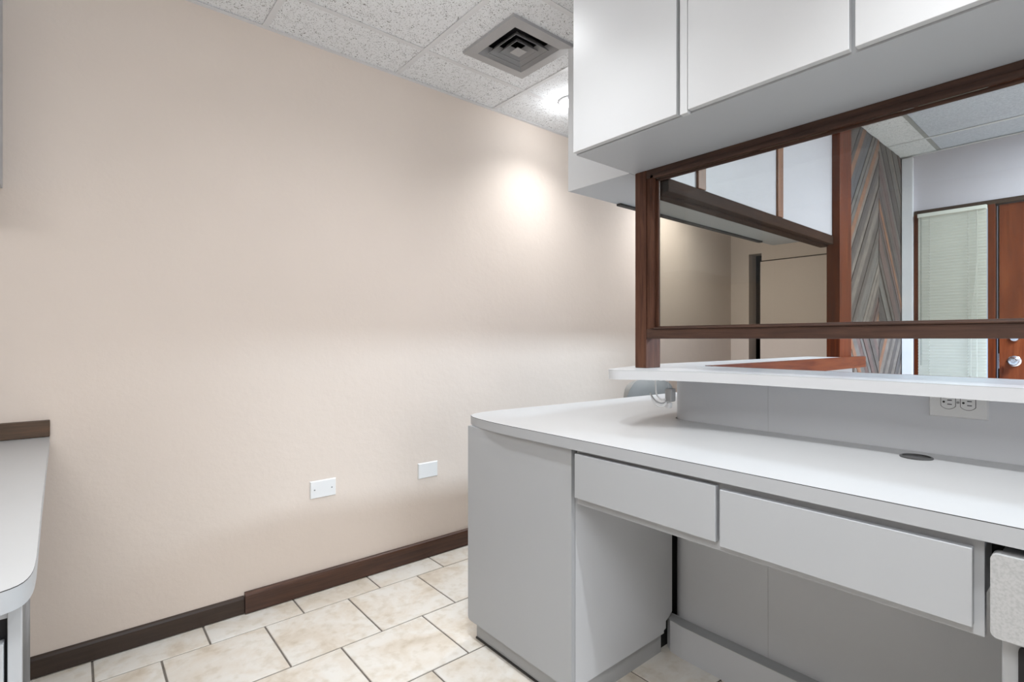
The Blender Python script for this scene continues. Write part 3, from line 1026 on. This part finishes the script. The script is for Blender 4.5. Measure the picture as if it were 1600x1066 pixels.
# ================================================================== WALL PLATES, OUTLET
def plate(x0, x1, z0, z1, label, screws):
    t = thing('wall_plate', label, 'wall plate', ((x0 + x1) / 2, WY, z0))
    bm = box(bmesh.new(), x0, x1, WY - 0.007, WY, z0, z1)
    for v in bm.verts:
        if v.co.y < WY - 0.003:
            v.co.x += 0.004 if v.co.x < (x0 + x1) / 2 else -0.004
            v.co.z += 0.004 if v.co.z < (z0 + z1) / 2 else -0.004
    obj('cover', bm, 'white_plastic', t)
    if screws:
        for x in (x0 + 0.0205, x1 - 0.0205):
            obj('screw', lathe(bmesh.new(), [(0.0032, 0.0), (0.0032, -0.001), (0.002, -0.0016)], (x, WY - 0.0068, (z0 + z1) / 2), 'y', 14), 'screw', t)
    return t
plate(0.800, 0.919, H - 0.718, H - 0.638, 'blank white wall plate with two screws, nearer the left', True)
plate(1.347, 1.466, H - 0.723, H - 0.642, 'blank white wall plate without screws, close to the desk', False)

ot = thing('power_outlet', 'light grey double power outlet under the ledge edge', 'outlet', (PXF, 0.273, H - 0.197))
OY0, OY1, OZ0, OZ1 = 0.216, 0.331, H - 0.1975, H - 0.120
bm = box(bmesh.new(), PXF - 0.007, PXF, OY0, OY1, OZ0, OZ1)
for v in bm.verts:
    if v.co.x < PXF - 0.003:
        v.co.y += 0.003 if v.co.y < 0.27 else -0.003
        v.co.z += 0.003 if v.co.z < (OZ0 + OZ1) / 2 else -0.003
obj('cover', bm, 'outlet_plastic', ot)
for cy in (0.2915, 0.2535):
    cz = H - 0.1585
    # receptacle face: circle flattened at the two sides
    def face_poly(r, hw):
        pts = []
        for i in range(32):
            a = 2 * math.pi * i / 32
            pts.append((cy + max(-hw, min(hw, r * math.cos(a))), cz + r * math.sin(a)))
        seen = []
        for q in pts:
            if not seen or (abs(q[0] - seen[-1][0]) + abs(q[1] - seen[-1][1])) > 1e-5:
                seen.append(q)
        return seen
    ring = obj('receptacle_gap', prism(bmesh.new(), face_poly(0.0182, 0.0150), PXF - 0.0073, PXF - 0.005, 'x'), 'seam', ot)
    rc_ = obj('receptacle', prism(bmesh.new(), face_poly(0.0170, 0.0138), PXF - 0.0085, PXF - 0.005, 'x'), 'outlet_plastic', ot)
    for dz in (0.0048, -0.0055):
        bx('slot', (PXF - 0.0088, PXF - 0.0084, cy - 0.0075, cy + 0.0015, cz + dz - 0.0011, cz + dz + 0.0011), 'dark_void', rc_)
    obj('ground_hole', lathe(bmesh.new(), [(0.0026, 0.0), (0.0026, -0.0004)], (PXF - 0.0085, cy + 0.0085, cz), 'x', 16), 'dark_void', rc_)
obj('screw', lathe(bmesh.new(), [(0.003, 0.0), (0.003, -0.001), (0.002, -0.0016)], (PXF - 0.007, 0.2725, H - 0.1585), 'x', 14), 'screw', ot)

# cable and adapter hanging below the ledge
LB = LTOP - 0.031
ad = thing('power_adapter', 'small grey adapter and white cable hanging under the ledge', 'adapter', (1.57, 1.06, LB - 0.10))
bx('clip', (1.555, 1.568, 1.066, 1.074, LB - 0.012, LB - 0.0004), 'cable_white', ad, 0.001)
bx('clip', (1.567, 1.580, 1.052, 1.060, LB - 0.012, LB - 0.0004), 'cable_white', ad, 0.001)
obj('cable', tube(bmesh.new(), bez([(1.56, 1.070, LB - 0.004), (1.56, 1.068, LB - 0.035), (1.56, 1.064, LB - 0.062), (1.565, 1.048, LB - 0.078), (1.572, 1.036, LB - 0.075)], 8), 0.0028, 8), 'cable_white', ad, smooth=True)
for i, s in enumerate((0.0, 0.006, 0.012)):
    obj('cable_loop', tube(bmesh.new(), bez([(1.556, 1.089 - s * 0.2, LB - 0.055 - s * 0.4), (1.557, 1.078, LB - 0.072 - s), (1.560, 1.062, LB - 0.086 - s * 1.05), (1.568, 1.046, LB - 0.090 - s * 0.9), (1.574, 1.034, LB - 0.082 - s * 0.6)], 8), 0.0024, 8), 'cable_white' if i else 'adapter_grey', ad, smooth=True)
obj('cord', tube(bmesh.new(), [(1.60, 1.044, LB - 0.001), (1.60, 1.043, LB - 0.045)], 0.0012, 6), 'cable_white', ad)
bx('brick', (1.590, 1.620, 1.026, 1.052, LB - 0.086, LB - 0.040), 'adapter_grey', ad, 0.004, True)
bx('plug', (1.585, 1.605, 1.030, 1.048, LB - 0.108, LB - 0.088), 'cable_white', ad, 0.003, True)

# ================================================================== CHAIR behind the counter
ch = thing('office_chair', 'grey upholstered office chair behind the far worktop', 'chair', (2.85, 1.93, 0.0))
cx, cy = 2.85, 1.93
bm = bmesh.new()
NU, NV = 16, 12
def backpt(u, v, side):
    # superellipse outline
    a = 0.265
    hgt = 0.20
    e = 0.45
    su, cu = u, v
    x = a * u
    z = hgt * v
    bend = 0.045 * u * u + 0.02 * v
    th = 0.028 * (1 - abs(u) ** 6) * (1 - abs(v) ** 6) + 0.006
    return Vector((cx + x, cy + 0.12 - bend + side * th, 0.672 + z))
def squircle(u, v):
    # map the square to a rounded square
    r = max(abs(u), abs(v))
    if r < 1e-6:
        return 0, 0
    n = 3.2
    l = (abs(u) ** n + abs(v) ** n) ** (1 / n)
    return u * r / l, v * r / l
grid = {}
for s in (-1, 1):
    for i in range(NU + 1):
        for j in range(NV + 1):
            u, v = squircle(-1 + 2 * i / NU, -1 + 2 * j / NV)
            grid[s, i, j] = bm.verts.new(backpt(u, v, s))
    for i in range(NU):
        for j in range(NV):
            f = (grid[s, i, j], grid[s, i + 1, j], grid[s, i + 1, j + 1], grid[s, i, j + 1])
            bm.faces.new(f if s < 0 else f[::-1])
per = [(i, 0) for i in range(NU)] + [(NU, j) for j in range(NV)] + [(i, NV) for i in range(NU, 0, -1)] + [(0, j) for j in range(NV, 0, -1)]
for a, b in zip(per, per[1:] + per[:1]):
    bm.faces.new((grid[-1, a[0], a[1]], grid[1, a[0], a[1]], grid[1, b[0], b[1]], grid[-1, b[0], b[1]]))
bmesh.ops.recalc_face_normals(bm, faces=bm.faces)
obj('backrest', bm, 'chair_grey', ch, smooth=True)
obj('seat', prism(bmesh.new(), rrect(cx - 0.235, cx + 0.235, cy - 0.33, cy + 0.10, 0.09), 0.42, 0.49, 'z'), 'chair_grey', ch, 0.014, True)
obj('back_bracket', tube(bmesh.new(), bez([(cx, cy, 0.41), (cx, cy + 0.13, 0.42), (cx, cy + 0.165, 0.50), (cx, cy + 0.155, 0.66)], 6), 0.016, 8), 'chair_black', ch, smooth=True)
obj('column', lathe(bmesh.new(), [(0.03, 0.10), (0.03, 0.28), (0.018, 0.285), (0.018, 0.42)], (cx, cy - 0.1, 0), 'z', 20), 'chair_black', ch, smooth=True)
for i in range(5):
    a = math.radians(72 * i + 20)
    e = (cx + 0.23 * math.cos(a), cy - 0.1 + 0.23 * math.sin(a))
    obj('base_arm', tube(bmesh.new(), [(cx, cy - 0.1, 0.12), (e[0], e[1], 0.07)], 0.016, 8), 'chair_black', ch, smooth=True)
    obj('caster', lathe(bmesh.new(), [(0.015, -0.018), (0.025, -0.012), (0.025, 0.012), (0.015, 0.018)], (e[0], e[1], 0.0285), 'x', 18), 'chair_black', ch, smooth=True)

# ================================================================== LEFT COUNTER
lt = H - 0.329
lc = thing('side_counter', 'white rounded-corner counter against the tan wall at left', 'counter', (-0.5, 1.6, lt - 0.031))
lp = [(-0.067, WY - 0.001), (-0.052, 1.42), (-0.045, 1.06), (-0.0452, 1.02), (-0.0462, 1.0), (-0.048, 0.985), (-0.0505, 0.973), (-0.054, 0.963), (-0.059, 0.955), (-0.066, 0.949), (-0.075, 0.9445), (-0.09, 0.940), (-0.11, 0.937), (-1.6, 0.93), (-1.6, WY - 0.001)]
obj('slab', prism(bmesh.new(), lp, lt - 0.031, lt - 0.0014, 'z'), 'laminate', lc, smooth=True)
bm = prism(bmesh.new(), lp, lt - 0.0014, lt, 'z')
bm.normal_update()
for f in bm.faces:
    f.material_index = 0 if f.normal.z > 0.5 else 1
obj('laminate_sheet', bm, ['laminate_top', 'seam'], lc)
struct(bx('trim_3', (-1.6, -0.066, WY - 0.02, WY, lt + 0.001, lt + 0.056), 'splash_wood', bevel=0.002), 'brown wooden backsplash strip on wall above left counter', 'backsplash')

lb = thing('base_cabinet', 'light grey base cabinet with dark streaked side below left counter', 'cabinet', (-0.5, 1.6, 0.0))
bx('face_frame', (-0.0705, -0.0565, 0.975, 0.995, 0.0, lt - 0.032), 'laminate', lb, 0.001)
bx('top_rail', (-1.5, -0.0705, 0.980, 0.995, lt - 0.050, lt - 0.032), 'laminate', lb)
bx('drawer', (-0.60, -0.074, 0.970, 0.988, 0.10, lt - 0.080), 'laminate', lb, 0.001)
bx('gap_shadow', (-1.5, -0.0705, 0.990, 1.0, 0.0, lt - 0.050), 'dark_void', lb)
sd = bx('side_panel', (-0.075, -0.058, 0.996, 1.182, 0.0, lt - 0.032), 'side_dark', lb)
sd['label'] = 'dark grey side panel with reflection streaks painted in'

# wall cabinet whose side just enters the frame at the left
wc = thing('wall_cabinet', 'grey edge of wall cabinet at the far left border', 'cabinet', (-0.6, 2.2, H + 0.49))
bx('carcass', (-1.4, -0.181, 2.03, WY - 0.001, H + 0.49, CABT), 'laminate', wc, 0.001)
bx('door', (-0.60, -0.184, 2.01, 2.029, H + 0.494, CABT - 0.003), 'laminate_door', wc, 0.001)
